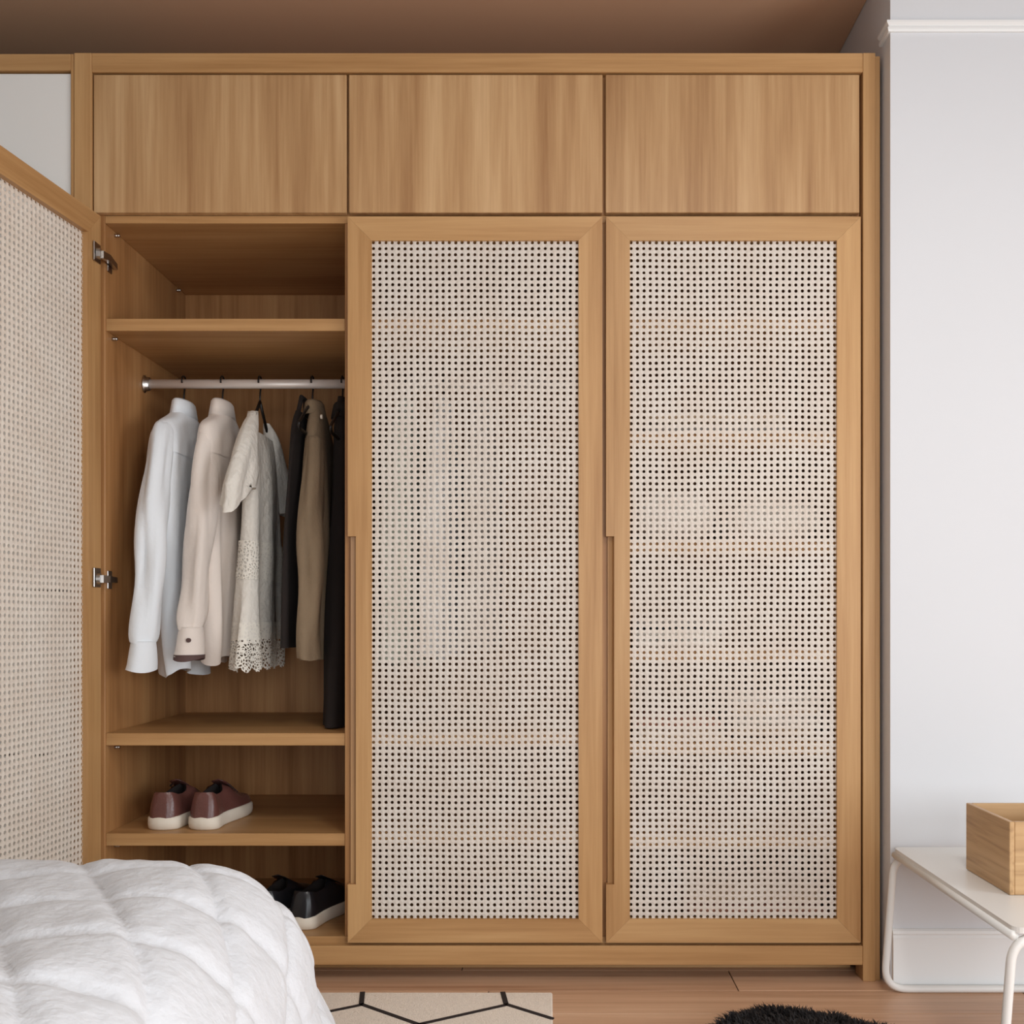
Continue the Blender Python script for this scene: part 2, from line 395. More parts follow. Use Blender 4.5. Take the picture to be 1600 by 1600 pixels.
def cane_door(name, x_left, notch, hinge_loc=None):
    """notch 'L' or 'R': the stile that carries the long finger groove. Built closed; returns its root part"""
    th = .021; xa, xb = x_left, x_left+DW
    e = bpy.data.objects.new(name, None); COL.objects.link(e); e.parent = ward
    piv = Vector(hinge_loc if hinge_loc else ((xa+xb)/2, 0, ZD0)); e.location = piv-org(ward); ORG[e.name] = piv; e.empty_display_size = .05
    def xz(poly): 
        n = len(poly); V = [(x, 0.0, z) for x, z in poly]+[(x, th, z) for x, z in poly]
        return V, [tuple(range(n)), tuple(range(n, 2*n))]+[(i, (i+1) % n, n+(i+1) % n, n+i) for i in range(n)]
    g = .00015
    obj('rail', xz([(xa+g, ZD0), (xb-g, ZD0), (xb-SW-g, ZD0+RW), (xa+SW+g, ZD0+RW)]), 'oak_X', e)
    obj('rail', xz([(xa+g, ZD1), (xb-g, ZD1), (xb-SW-g, ZD1-RW), (xa+SW+g, ZD1-RW)]), 'oak_X', e)
    zn0, zn1 = PZ(1382), PZ(838)
    for side in 'LR':
        a, s = (xa, 1) if side == 'L' else (xb, -1)
        if side == notch:
            cut = [(a+s*.0045, .0135), (a+s*.0165, .0165), (a+s*.0175, .0150), (a+s*.0195, .0), (a+s*SW, .0), (a+s*SW, th), (a+s*.0045, th)]
            obj('stile', join(xz([(a, ZD0+g), (a+s*SW, ZD0+RW+g), (a+s*SW, zn0), (a, zn0)]), prism(cut, zn0, zn1), xz([(a, zn1), (a+s*SW, zn1), (a+s*SW, ZD1-RW-g), (a, ZD1-g)])), 'oak_Z', e)
        else:
            obj('stile', xz([(a, ZD0+g), (a+s*SW, ZD0+RW+g), (a+s*SW, ZD1-RW-g), (a, ZD1-g)]), 'oak_Z', e)
    meshobj('cane_webbing', CANE, ((xa+xb)/2, .0065, (ZD0+ZD1)/2), e)
    return e
cane_door('cane_door', DX[1]+.0005, 'L')
cane_door('cane_door', PX(947), 'L')
d1 = cane_door('cane_door', X0, 'R', (X0, 0, ZD0))
d1.rotation_euler = (0, 0, math.radians(-96.5))
# cup hinges joining the open door to the inner side
for z in (PZ(402), PZ(905), ZD0+.10):
    xs = X0+.02
    obj('hinge', join(box(xs-.001, xs+.0025, -.043, -.006, z-.020, z+.026, .001),          # plate on the door
                 tube([(xs+.001, -.026, z), (xs+.010, -.024, z)], .0135, 14)), 'steel', ward)
    obj('hinge', join(box(xs, xs+.003, .034, .060, z-.022, z+.022, .001),
                 loft([[(xs+.004, -.020, z-.009), (xs+.015, -.020, z-.009), (xs+.015, -.020, z+.009), (xs+.004, -.020, z+.009)],
                       [(xs+.009, .006, z-.008), (xs+.021, .006, z-.008), (xs+.021, .006, z+.008), (xs+.009, .006, z+.008)],
                       [(xs+.006, .034, z-.007), (xs+.017, .034, z-.007), (xs+.017, .034, z+.007), (xs+.006, .034, z+.007)],
                       [(xs+.003, .072, z-.007), (xs+.011, .072, z-.007), (xs+.011, .072, z+.007), (xs+.003, .072, z+.007)]])), 'steel', ward)

# ================================================================== white-panelled unit on the left
xe = PX(115.5)
cab = thing('cabinet', (-1.65, 0.3, 0), 'tall cabinet with white lacquered fronts in an oak frame beside the open cane door', 'cabinet')
obj('carcass', join(box(XL+.01, xe-.022, .024, YE, 0.085, ZT-.03), ), 'lacquer_edge', cab)
board('frame_post', PX(110.5), xe-.0005, -.001, .06, 0, ZT-.002, 'oak_Z', cab)
board('frame_post', XL+.006, XL+.04, -.001, .024, 0, ZT-.002, 'oak_Z', cab)
board('crown_rail', XL+.04, PX(110.5), -.001, .024, PZ(110), ZT-.002, 'oak_X', cab)
board('plinth_rail', XL+.04, PX(110.5), .0, .024, 0.03, PZ(1478), 'oak_X', cab)
xm = (XL+.04+PX(110.5))/2
zs = [PZ(1474), PZ(1180), PZ(923), PZ(111)]
for xa, xb in ((XL+.043, xm-.0015), (xm+.0015, PX(110.5)-.001)):
    for k in range(3):
        f = obj('front', box(xa, xb, .006, .024, zs[k]+.003, zs[k+1]-.003, .0015), 'lacquer_white', cab)
        xc = (xa+xb)/2
        zh = zs[k+1]-.05 if k < 2 else zs[k]+.10
        obj('handle', fv if False else tube(fillet([(xc-.06, .006, zh), (xc-.06, -.018, zh), (xc+.06, -.018, zh), (xc+.06, .006, zh)], .012), .004, 8), 'steel', f, True)

# ================================================================== CLOTHES
def ring_cloth(x0, yc, z, near, far, b, ph, amp, kf, n=56, dz=0):
    out = []
    for i in range(n):
        a = 2*PI*i/n; c, s = math.cos(a), math.sin(a)
        c2 = math.copysign(abs(c)**.85, c); s2 = math.copysign(abs(s)**.7, s)
        y = yc+(far*c2 if c > 0 else near*c2)
        f = math.sin(y*kf+ph+z*1.3)+.55*math.sin(y*kf*1.9+ph*2.3-z*2.1)
        f2 = math.sin(y*kf*1.15+ph*1.7+z*1.1)+.4*math.sin(y*kf*2.3+ph)
        x = x0+b*s2+1.5*amp*(f if s > 0 else f2)*min(1, abs(s)*1.6)
        out.append((x, y, z+dz*math.sin(a*3+ph)))
    return out
def cloth_body(x0, yc, rows, ph=0.0, kf=42, n=56, steps=44, hem=0.0):
    """rows: (z, near, far, thickness, x offset, fold amplitude)"""
    rings = []
    for k in range(steps+1):
        z, ne, fa, b, xo, am = cr(rows, k/steps*(len(rows)-1))
        rings.append(ring_cloth(x0+xo, yc, z, ne, fa, b, ph, am, kf, n, hem*max(0, (k/steps-.9)*10)))
    return loft(rings, False, False)
def sleeve(path, ph=0.0, n=22, steps=34, amp=.0078, cap=False):
    """path rows: (x, y, z, half size in x, half size in y)"""
    rings = []
    for k in range(steps+1):
        x, y, z, rx, ry = cr(path, k/steps*(len(path)-1))
        ring = []
        for i in range(n):
            a = 2*PI*i/n
            g = 1+(amp/.03)*(math.sin(3*a+ph+z*9)*.6+math.sin(2*a-z*17+ph)*.6+1.1*mnoise.noise(Vector((math.cos(a)*2.4+ph, math.sin(a)*2.4, z*6))))
            ring.append((x+rx*g*math.cos(a), y+ry*g*math.sin(a), z+(.004*math.sin(a*2+ph) if k == steps else 0)))
        rings.append(ring)
    return loft(rings, True, cap)
def collar(x0, yc, z0, z1, a=.054, b=.017, flap=.034):
    rings = []
    for d, z, k in ((0, z0, 1.05), (0, (z0+z1)/2, 1.0), (0, z1-.004, .98), (.002, z1, 1.02), (.005, z1-.006, 1.08), (.008, z1-flap, 1.2), (.006, z1-flap, 1.12)):
        rings.append([(x0+(b+d)*k*math.cos(2*PI*i/28), yc+(a+d)*k*math.sin(2*PI*i/28), z+(.010*(math.sin(2*PI*i/28) < -.6) if d == 0 and z == z0 else 0)) for i in range(28)])
    return loft(rings, False, False)
def hanger(x0, label, group='black hangers on the rod', z=ZR, drop=.058, half=.195, slope=.085):
    h = thing('clothes_hanger', (x0, YRD, z-drop-slope-.01), label, 'hanger', group)
    pts = []
    for k in range(15):
        a = math.radians(205-k*(205+62)/14.0)
        pts.append((x0, YRD+.0165*math.cos(a), z+.006+.0145*math.sin(a)))
    pts += [(x0, YRD+.002, z-.024), (x0, YRD, z-.035), (x0, YRD, z-drop)]
    obj('hook', tube(pts, .0024, 8), 'hanger_black', h, True)
    zt = z-drop
    tri = fillet([(x0, YRD, zt+.004), (x0, YRD-half*.5, zt-slope*.45), (x0, YRD-half, zt-slope), (x0, YRD-half+.02, zt-slope-.012), (x0, YRD+half-.02, zt-slope-.012), (x0, YRD+half, zt-slope), (x0, YRD+half*.5, zt-slope*.45), (x0, YRD, zt+.004)], .02, 4)
    obj('shoulder_frame', tube(tri, .0042, 8), 'hanger_black', h, True)
    return h
GH = 'clothes hanging in the open compartment'
def long_shirt(x0, mat, label, ph, hem_z, cuffmat, cuff_z, ys, kb, group=GH):
    t = thing('shirt', (x0, YRD, hem_z), label, 'shirt', group)
    rows = [(1.432, .060, .056, .015, 0, 0), (1.402, .10, .10, .026, 0, .001), (1.372, .195, .195, .026, 0, .001), (1.345, .213, .213, .030, 0, .002), (1.27, .205, .205, .036, 0, .003),
            (1.10, .195, .200, .037, 0, .005), (.92, .195, .205, .037, .003, .007), (hem_z+.06, .185, .205, .036, .006, .008), (hem_z, .165, .185, .036, .008, .008)]
    rows = [(a, b_*kb, c*kb**.5, d, e, f) for a, b_, c, d, e, f in rows]
    obj('body', cloth_body(x0, YRD, rows, ph, hem=.012), mat, t, True)
    yr = [(1.428, .062, .058, .017, 0, 0), (1.403, .103, .103, .028, 0, .001), (1.373, .198, .198, .028, 0, .001), (1.346, .2155, .2155, .032, 0, .002), (1.295, .209, .209, .0375, 0, .003)]
    yr = [(a, b_*kb, c*kb**.5, d, e, f) for a, b_, c, d, e, f in yr]
    obj('yoke', cloth_body(x0, YRD, yr, ph, steps=14), mat, t, True)
    obj('collar', collar(x0, YRD, 1.392, 1.452, flap=.045), mat, t, True)
    near = [(x0, ys[0]+.022, 1.376, .010, .026), (x0-.001, ys[0], 1.360, .020, .032), (x0-.002, ys[1], 1.315, .027, .037), (x0-.004, ys[2], 1.20, .031, .040), (x0-.006, ys[3], 1.08, .032, .042), (x0-.008, ys[4], .95, .031, .042), (x0-.010, ys[5], cuff_z+.10, .031, .041), (x0-.011, ys[6], cuff_z+.066, .024, .033)]
    sl = obj('sleeve', sleeve(near, ph), mat, t, True)
    cx = x0-.011
    yb = ys[6]
    cf = [(cx, yb, cuff_z+.072, .027, .037), (cx-.001, yb, cuff_z+.05, .030, .040), (cx-.003, yb, cuff_z+.02, .033, .043), (cx-.006, yb, cuff_z, .035, .045)]
    obj('cuff', sleeve(cf, ph, amp=.001, steps=8), mat, sl, True)
    if cuffmat:
        obj('cuff_lining', sleeve([(cx-.005, yb, cuff_z+.004, .0362, .0462), (cx-.006, yb, cuff_z-.009, .0366, .0466)], ph, amp=.0, steps=3), cuffmat, sl, True)
        obj('button', tube([(cx+.006, yb-.036, cuff_z+.040), (cx+.006, yb-.043, cuff_z+.040)], .0055, 10), 'cuff_dark', sl)
    far = [(x0, .456, 1.352, .024, .030), (x0+.004, .490, 1.31, .030, .036), (x0+.006, .510, 1.15, .032, .040), (x0+.006, .516, .98, .030, .040), (x0+.006, .518, cuff_z+.02, .030, .038)]
    obj('sleeve', sleeve(far, ph+2), mat, t, True)
    return t
xs1, xs2, xs3, xs4, xs5 = -.969, -.866, -.766, -.626, -.546
hanger(xs1, 'black hanger inside the white long-sleeved shirt', half=.14, slope=.068, drop=.072)
s1 = long_shirt(xs1, 'shirt_white', 'white long-sleeved collared shirt hanging next to the cream shirt', 0.4, .735, None, .748, (.118, .100, .078, .060, .042, .028, .018), .83)
hanger(xs2, 'black hanger inside the cream long-sleeved shirt', half=.11, slope=.055, drop=.072)
s2 = long_shirt(xs2, 'shirt_cream', 'cream long-sleeved shirt with dark-lined cuff hanging on the rod', 1.7, .765, 'cuff_dark', .782, (.165, .148, .125, .105, .085, .070, .058), .72)
# white lace blouse
hanger(xs3, 'black hanger showing in the neckline of the lace blouse', drop=.052, half=.11, slope=.105)
t = thing('blouse', (xs3, YRD, .735), 'white lace blouse with short flared sleeve and scalloped lace hem', 'blouse', GH)
rows = [(1.36, .12, .12, .014, .002, 0), (1.30, .13, .13, .022, .002, .002), (1.20, .11, .14, .026, .002, .003), (1.05, .115, .16, .027, 0, .005), (.90, .145, .19, .028, -.004, .007), (.82, .165, .20, .030, -.006, .008)]
obj('body', cloth_body(xs3, YRD, rows, .9), 'lace_cloth', t, True)
rows = [(.865, .154, .194, .0305, -.005, .007), (.80, .170, .203, .031, -.006, .008), (.752, .180, .208, .032, -.008, .009)]
V, F = cloth_body(xs3, YRD, rows, .9, n=112, steps=20)
V = [(x, y_, z-(.014*abs(math.sin(y_*62+x*40)) if z < .758 else 0)) for x, y_, z in V]
obj('lace_hem', (V, F), 'lace_open', t, True)
rows = [(1.075, .1165, .158, .0285, 0, .005), (1.03, .121, .166, .0285, 0, .0055), (.975, .132, .177, .0285, -.002, .006)]
obj('lace_band', cloth_body(xs3, YRD, rows, .9, steps=12), 'lace_open', t, True)
obj('strap', loft([[(xs3+u, y_+v, z) for u, v in ((-.010, -.014), (.010, -.014), (.012, .014), (-.012, .014))] for y_, z in ((.205, 1.412), (.190, 1.385), (.165, 1.34), (.150, 1.29))]), 'lace_cloth', t, True)
obj('strap', loft([[(xs3+u, y_+v, z) for u, v in ((-.010, -.014), (.010, -.014), (.012, .014), (-.012, .014))] for y_, z in ((.352, 1.395), (.37, 1.37), (.385, 1.34), (.395, 1.29))]), 'lace_cloth', t, True)
near = [(xs3, .214, 1.416, .008, .010), (xs3-.002, .185, 1.376, .018, .028), (xs3-.003, .150, 1.32, .028, .044), (xs3-.004, .120, 1.26, .034, .056), (xs3-.006, .092, 1.205, .033, .060), (xs3-.010, .074, 1.17, .030, .058)]
V, F = sleeve(near, 1.1, n=30, steps=36, amp=.006)
V = [(x, y_, z+(.034*(y_-.074)/.06 if z < 1.20 else 0)) for x, y_, z in V]
obj('sleeve', (V, F), 'lace_cloth', t, True)
far = [(xs3, .335, 1.405, .008, .010), (xs3+.004, .38, 1.36, .022, .030), (xs3+.010, .43, 1.27, .030, .045), (xs3+.016, .46, 1.17, .032, .055)]
obj('sleeve', sleeve(far, 2.1, n=26, amp=.006), 'lace_cloth', t, True)
# olive jacket over a black top
hanger(xs4, 'black hanger holding the olive jacket', drop=.048, half=.16)
t = thing('jacket', (xs4+.012, YRD, .765), 'olive brown wool jacket hanging over a black top', 'jacket', GH)
rows = [(1.44, .035, .035, .012, 0, 0), (1.405, .06, .08, .020, .001, 0), (1.34, .095, .14, .024, .002, .001), (1.20, .13, .18, .027, .004, .003), (1.0, .15, .19, .029, .006, .005), (.84, .155, .19, .030, .006, .006), (.768, .14, .185, .029, .006, .006)]
obj('body', cloth_body(xs4+.014, YRD, rows, 2.2), 'olive_wool', t, True)
obj('collar', collar(xs4+.006, YRD, 1.405, 1.452, a=.040, b=.017, flap=.04), 'olive_wool', t, True)
sl = obj('sleeve', sleeve([(xs4+.020, .20, 1.345, .020, .03), (xs4+.024, .165, 1.22, .028, .042), (xs4+.024, .14, 1.02, .028, .044), (xs4+.022, .13, .85, .026, .042), (xs4+.022, .13, .772, .025, .040)], .3), 'olive_wool', t, True)
obj('button', tube([(xs4+.036, .205, 1.40), (xs4+.041, .205, 1.40)], .006, 10), 'sole_white', t)
t = thing('top', (xs4-.034, YRD, .80), 'long black top hanging under the olive jacket', 'top', GH)
rows = [(1.42, .05, .05, .008, .004, 0), (1.37, .075, .10, .012, .002, .001), (1.2, .12, .14, .013, -.002, .002), (1.0, .155, .16, .014, -.004, .003), (.80, .165, .17, .015, -.004, .004)]
obj('body', cloth_body(xs4-.034, YRD, rows, 3.0), 'black_cloth', t, True)
obj('strap', tube([(xs4-.030, .225, 1.40), (xs4-.024, .25, 1.462), (xs4-.024, .29, 1.462), (xs4-.030, .32, 1.40)], .006, 8), 'black_cloth', t, True)
# dark coat reaching the shelf
hanger(xs5, 'black hanger holding the long dark coat', half=.16)
t = thing('coat', (xs5, YRD, ZLO+.004), 'long near-black coat hanging down to the middle shelf', 'coat', GH)
rows = [(1.462, .03, .03, .010, 0, 0), (1.39, .05, .08, .018, 0, 0), (1.33, .055, .15, .022, 0, .001), (1.1, .07, .18, .026, 0, .003), (.85, .11, .19, .030, 0, .004), (.68, .135, .20, .032, 0, .003), (ZLO+.004, .16, .21, .033, 0, .003)]
obj('body', cloth_body(xs5, YRD, rows, 4.0), 'black_cloth', t, True)
obj('collar', collar(xs5, YRD, 1.40, 1.445, a=.04, b=.016, flap=.04), 'black_cloth', t, True)
# clothes behind the middle cane door
G2 = 'shirts hanging behind the middle cane door'
for k, (x, mt, ph) in enumerate(((-.376, 'shirt_sage', .2), (-.276, 'shirt_white', 1.2), (-.17, 'linen_grey', 2.6))):
    hanger(x, 'black hanger inside the %s shirt behind the middle cane door' % ['pale sage', 'white', 'grey'][k], 'hangers behind the middle cane door', half=.14, slope=.068, drop=.072)
    long_shirt(x, mt, ['pale sage shirt behind the middle cane door', 'white shirt behind the middle cane door', 'grey shirt behind the middle cane door'][k], ph, .76+.02*k, None, .77+.02*k, (.135, .12, .105, .10, .095, .09, .09), .85, group=G2)

# ================================================================== folded things behind the right cane door
def pillow(name, x0, x1, y0, y1, z, h, mat, label, cat, group, seed):
    nx = 22; V = []; F = []
    for side in (1, -1):
        for i in range(nx+1):
            for j in range(nx+1):
                u, v = 2*i/nx-1, 2*j/nx-1
                e = max(0, (1-abs(u)**3.2)*(1-abs(v)**3.2))**.5
                nz = mnoise.noise(Vector((u*2+seed, v*2, side)))*.12
                pin = 1-.06*(u*u+v*v)
                V.append(((x0+x1)/2+u*(x1-x0)/2*pin, (y0+y1)/2+v*(y1-y0)/2*pin, z+h*(.42+side*e*(.5 if side > 0 else .42)*(1+nz))))
    n1 = (nx+1)**2
    for s in (0, n1):
        for i in range(nx):
            for j in range(nx):
                a = s+i*(nx+1)+j; F.append((a, a+1, a+nx+2, a+nx+1))
    o = obj(name, (V, F), mat, None, True); return tag(o, label, cat, group)
b3 = bays[2]
z = R3[2]+.001
pillow('pillow', PX(988, .05), PX(1128, .05), .030, .50, z, .15, 'linen_white', 'plump white pillow behind the right cane door', 'pillow', 'pillows behind the right cane door', 1)
pillow('pillow', PX(1142, .05), PX(1296, .05), .034, .50, z, .13, 'linen_white', 'flatter white pillow behind the right cane door', 'pillow', 'pillows behind the right cane door', 5)
def folded(x0, x1, y0, z, n, th, mats, word, shelfword):
    for k in range(n):
        zz = z+k*th; dx = random.uniform(-.004, .004); prof = []
        h = th*.92
        for (a, b_) in ((0, 0), (.4, 0)): pass
        rings = []
        for i in range(15):
            u = i/14; x = x0+dx+(x1-x0)*u
            ed = min(1, min(u, 1-u)*14)**.5
            hh = h*(.55+.45*ed)
            ring = []
            for j in range(20):
                a = 2*PI*j/20; c, s = math.cos(a), math.sin(a)
                yy = (y0+.18)+.18*math.copysign(abs(c)**.3, c)
                ring.append((x, yy, zz+h/2+hh/2*math.copysign(abs(s)**.6, s)+.002*math.sin(u*9+k+yy*20)*(s > 0)))
            rings.append(ring)
        mt = mats[k % len(mats)]
        o = obj('folded_cloth', loft(rings), mt, None, True)
        nm = {'linen_white': 'white', 'linen_sand': 'sand', 'linen_rose': 'rose', 'linen_grey': 'grey'}[mt]
        pos = 'at the bottom of' if k == 0 else ('on top of' if k == n-1 else ('second in' if k == 1 else 'third in'))
        tag(o, '%s folded %s %s the stack %s' % (nm, word, pos, shelfword), 'linen', 'folded linen behind the right cane door')
folded(PX(990, .05), PX(1130, .05), .045, R3[3]+.001, 3, .026, ['linen_white', 'linen_white', 'linen_grey'], 'towel', 'on the shelf below the pillows')
folded(PX(1150, .05), PX(1290, .05), .10, R3[4]+.001, 4, .028, ['linen_sand', 'linen_white'], 'blanket', 'two shelves below the pillows')
folded(PX(995, .05), PX(1130, .05), .05, R3[4]+.001, 2, .03, ['linen_sand', 'linen_rose'], 'sweater', 'beside the blankets')
folded(PX(1080, .05), PX(1290, .05), .05, ZF+.001, 3, .035, ['linen_sand', 'linen_rose', 'linen_sand'], 'throw', 'on the bottom panel')
folded(PX(1010, .05), PX(1230, .05), .06, R3[1]+.001, 2, .03, ['linen_grey', 'linen_sand'], 'sheet', 'on the shelf above the pillows')

# ================================================================== SHOES
def shoe(loc, rz, up, side, label, group, lace=True, length=.272, name='sneaker', rim_h=.060):
    t = thing(name, loc, label, 'shoe', group); O = Vector(loc)
    def wv(s):   # half width and centre shift of the plan outline
        w_ = .0385+.0105*math.sin(PI*min(1, max(0, (s-.25)/.95)))-.004*math.exp(-((s-.38)/.16)**2)
        e = min(1, s/.11); f = min(1, (1-s)/.20)
        return w_*math.sqrt(max(1e-4, 1-(1-e)**2))*math.sqrt(max(1e-4, 1-(1-f)**2)), side*.008*math.sin(PI*s)
    S = [0, .006, .02, .045, .08, .13, .2, .28, .36, .42, .48, .54, .6, .66, .72, .78, .84, .89, .93, .96, .985, 1.0]
    hs = .032
    rings = []
    for z, k in ((0, .965), (.004, .99), (.014, 1.01), (hs-.003, 1.0), (hs, .975)):
        rg = []
        for s in S: w_, c = wv(s); rg.append((c-w_*k-.0015*(k > .98), (s-.5)*length*k+.5*length, z+(.006*max(0, s-.75)/.25 if z < .01 else 0)))
        for s in reversed(S): w_, c = wv(s); rg.append((c+w_*k+.0015*(k > .98), (s-.5)*length*k+.5*length, z+(.006*max(0, s-.75)/.25 if z < .01 else 0)))
        rings.append([Vector(p)+O for p in rg])
    obj('sole', loft(rings), 'sole_white', t, True)
    def hv(s):
        keys = [(0.0, rim_h), (.08, rim_h), (.2, rim_h-.010), (.32, rim_h-.012), (.42, rim_h-.002), (.47, rim_h+.006), (.56, rim_h-.006), (.7, rim_h-.026), (.85, .027), (.95, .021), (1, .010)]
        for (a, ha), (b_, hb) in zip(keys, keys[1:]):
            if s <= b_: return ha+(hb-ha)*(s-a)/(b_-a)
        return .01
    outer, inner = [], []
    for s in S:
        s2 = .012+s*.966; w_, c = wv(s2); w_ *= .93; h = hv(s)
        o_ = w_*.56*min(1, max(0, s/.05))*min(1, max(0.0, (.5-s)/.12)) if s < .5 else 0
        if s < .006: o_ = 0
        y_ = s2*length; lean = .012*max(0, 1-s/.08)
        row = []
        for sd in (-1, 1):
            pr = [(w_, -.002, 0), (w_*1.0, .25*h, .25), (w_*.90, .58*h, .6), (w_*.74, .87*h, .9), (max(o_+.003, w_*.22), h, 1)]
            row.append([(c+sd*a, y_+lean*q, hs+b_) for a, b_, q in pr])
        rg = row[0]+[(c, y_+lean, hs+h+(.001 if not o_ else -.0))][:0]+list(reversed(row[1]))
        outer.append((rg, o_, y_+lean, c, h))
    n = len(outer[0][0]); V = []; F = []
    for rg, *_ in outer: V += [tuple(Vector(p)+O) for p in rg]
    for k in range(len(outer)-1):
        for i in range(n-1):
            if i == 4 and (outer[k][1] > 0 or outer[k+1][1] > 0): continue
            F.append((k*n+i, k*n+i+1, (k+1)*n+i+1, (k+1)*n+i))
    F.append(tuple(range(n))); F.append(tuple(range((len(outer)-1)*n, len(outer)*n)))
    obj('upper', (V, F), up, t, True)
    rg2 = []
    for rg, o_, y_, c, h in outer:
        if y_ > .55*length: break
        q = max(o_, .002)
        rg2.append([Vector(p)+O for p in ((c-q-.004, y_, hs+h-.0005), (c-q, y_, hs+h-.004), (c-q*1.15, y_, hs+.012), (c, y_, hs+.006), (c+q*1.15, y_, hs+.012), (c+q, y_, hs+h-.004), (c+q+.004, y_, hs+h-.0005))])
    obj('lining', loft(rg2, False, False, False), 'lining_dark', t, True)
    # heel tab and tongue
    obj('tongue', loft([[Vector(p)+O for p in ((-.019, y_, z-.006), (0, y_-.002, z), (.019, y_, z-.006), (.018, y_+.006, z-.010), (0, y_+.006, z-.005), (-.018, y_+.006, z-.010))] for y_, z in ((.40*length, hs+rim_h+.020), (.46*length, hs+rim_h+.012), (.56*length, hs+rim_h), (.64*length, hs+rim_h-.012))]), up, t, True)
    if lace:
        for k in range(4):
            s = .47+.055*k; h = hs+hv(s)+.003; y_ = s*length
            obj('lace', tube([Vector(p)+O for p in ((-.026, y_+.004, h-.012), (-.013, y_, h-.001), (0, y_, h+.004), (.013, y_, h-.001), (.026, y_+.004, h-.012))], .0026, 6), 'lace_brown', t, True)
    t.rotation_euler = (0, 0, rz); return t
GS = 'brown leather sneakers on the lower shelf'
shoe((-.959, .060, ZSH+.0005), math.radians(-3), 'leather_brown', 1, 'brown leather sneaker with white sole, the one nearer the open cane door', GS)
shoe((-.855, .060, ZSH+.0005), math.radians(-5), 'leather_brown', -1, 'brown leather sneaker with white sole turned slightly outward, farther from the open door', GS)
GB = 'black shoes on the wardrobe floor'
shoe((-.715, .075, ZF+.0005), math.radians(-10), 'leather_black', 1, 'black low shoe on the wardrobe floor partly behind the bed', GB, False, .28, 'shoe', .060)
shoe((-.618, .070, ZF+.0005), math.radians(-18), 'leather_black', -1, 'black low shoe with pale sole edge on the wardrobe floor beside the middle door', GB, False, .29, 'shoe', .060)

# ================================================================== BED AND QUILT
BX0, BX1, BY0, BY1, BZ = -2.16, -.40, -3.0, -.86, .50
bed = thing('bed', ((BX0+BX1)/2, (BY0+BY1)/2, 0), 'low upholstered bed under the white quilt', 'bed')
obj('base', box(BX0+.02, BX1-.03, BY0, BY1-.03, .06, .26, .01), 'linen_grey', bed)
obj('mattress', box(BX0+.02, BX1-.03, BY0, BY1-.03, .26, BZ-.03, .03), 'mattress', bed)
for x in (BX0+.1, BX1-.13):
    for y in (BY0+.1, BY1-.14):
        obj('leg', tube([(x, y, .0125 if x > -1.7 and y > -1.9 else 0), (x, y, .062)], [.02, .026], 12), 'oak_Z', bed)
def quilt():
    R = .20; cx0, cx1, cy0, cy1 = BX0+.05, BX1-R+.058, BY0+.1, BY1-R+.035
    ARC = R*PI/2; ux0, ux1 = cx0-.02, cx1+ARC+.26; uy0, uy1 = cy0, cy1+ARC+.18
    n = 330; m_ = 300; V = []; F = []
    A = Vector((.53, -.85)).normalized(); Bv = Vector((.96, .28)).normalized()      # directions of the two seam sets
    na = Vector((-A.y, A.x)); nb = Vector((-Bv.y, Bv.x))
    for i in range(n+1):
        for j in range(m_+1):
            # finer sampling at the foot end, which is the part in view
            u = ux0+(ux1-ux0)*(1-(1-i/n)**1.5); v = uy0+(uy1-uy0)*(1-(1-j/m_)**1.7)
            c = Vector((min(max(u, cx0), cx1), min(max(v, cy0), cy1))); q = Vector((u, v)); d = (q-c).length
            nr = (q-c)/d if d > 1e-6 else Vector((0, 0))
            ztop = BZ+.012
            if d < ARC:
                f = d/R; p = c+nr*R*math.sin(f); z = ztop-R*(1-math.cos(f)); nrm = Vector((nr.x*math.sin(f), nr.y*math.sin(f), math.cos(f)))
            else:
                e = d-ARC; p = c+nr*(R+.48*e); z = ztop-R-e*.93; nrm = Vector((nr.x*.93, nr.y*.93, .3))
            wob = Vector((mnoise.noise(Vector((u*3, v*3, 1)))*.012, mnoise.noise(Vector((u*3, v*3, 7)))*.012))
            qq = q+wob
            sa = qq.dot(na)/.135+.2; sb = qq.dot(nb)/.155+.35
            fa = abs(math.sin(PI*sa)); fb = abs(math.sin(PI*sb))
            puff = .0085*(min(1, fa*1.8)**.6)*(min(1, fb*1.8)**.6)-.0034*math.exp(-(fa/.13)**2)-.0034*math.exp(-(fb/.13)**2)
            wr = .0035*mnoise.noise(Vector((u*9, v*9, 3)))+.0022*mnoise.noise(Vector((u*22, v*14, 5)))+.003*mnoise.noise(Vector((u*2.6, v*2.6, 9)))+.0010*mnoise.noise(Vector((u*48, v*26, 6)))
            # gathered creases near the seams
            wr += .0025*math.sin(40*(u+.6*v)+6*mnoise.noise(Vector((u*5, v*5, 2))))*(1-fb)
            hd = max(0, d-ARC*.7)
            wr += .009*min(1, hd/.25)*math.sin((u-v)*15+2*mnoise.noise(Vector((u*3, v*3, 4))))
            P = Vector((p.x, p.y, z))+nrm*(puff+wr)
            V.append(P)
    for i in range(n):
        for j in range(m_):
            a = i*(m_+1)+j; F.append((a, a+m_+1, a+m_+2, a+1))
    return V, F
q = obj('quilt', quilt(), 'quilt_white', None, True)
sol = q.modifiers.new('thickness', 'SOLIDIFY'); sol.thickness = .012; sol.offset = -1
tag(q, 'puffy white quilted bedspread draped over the foot of the bed', 'quilt')

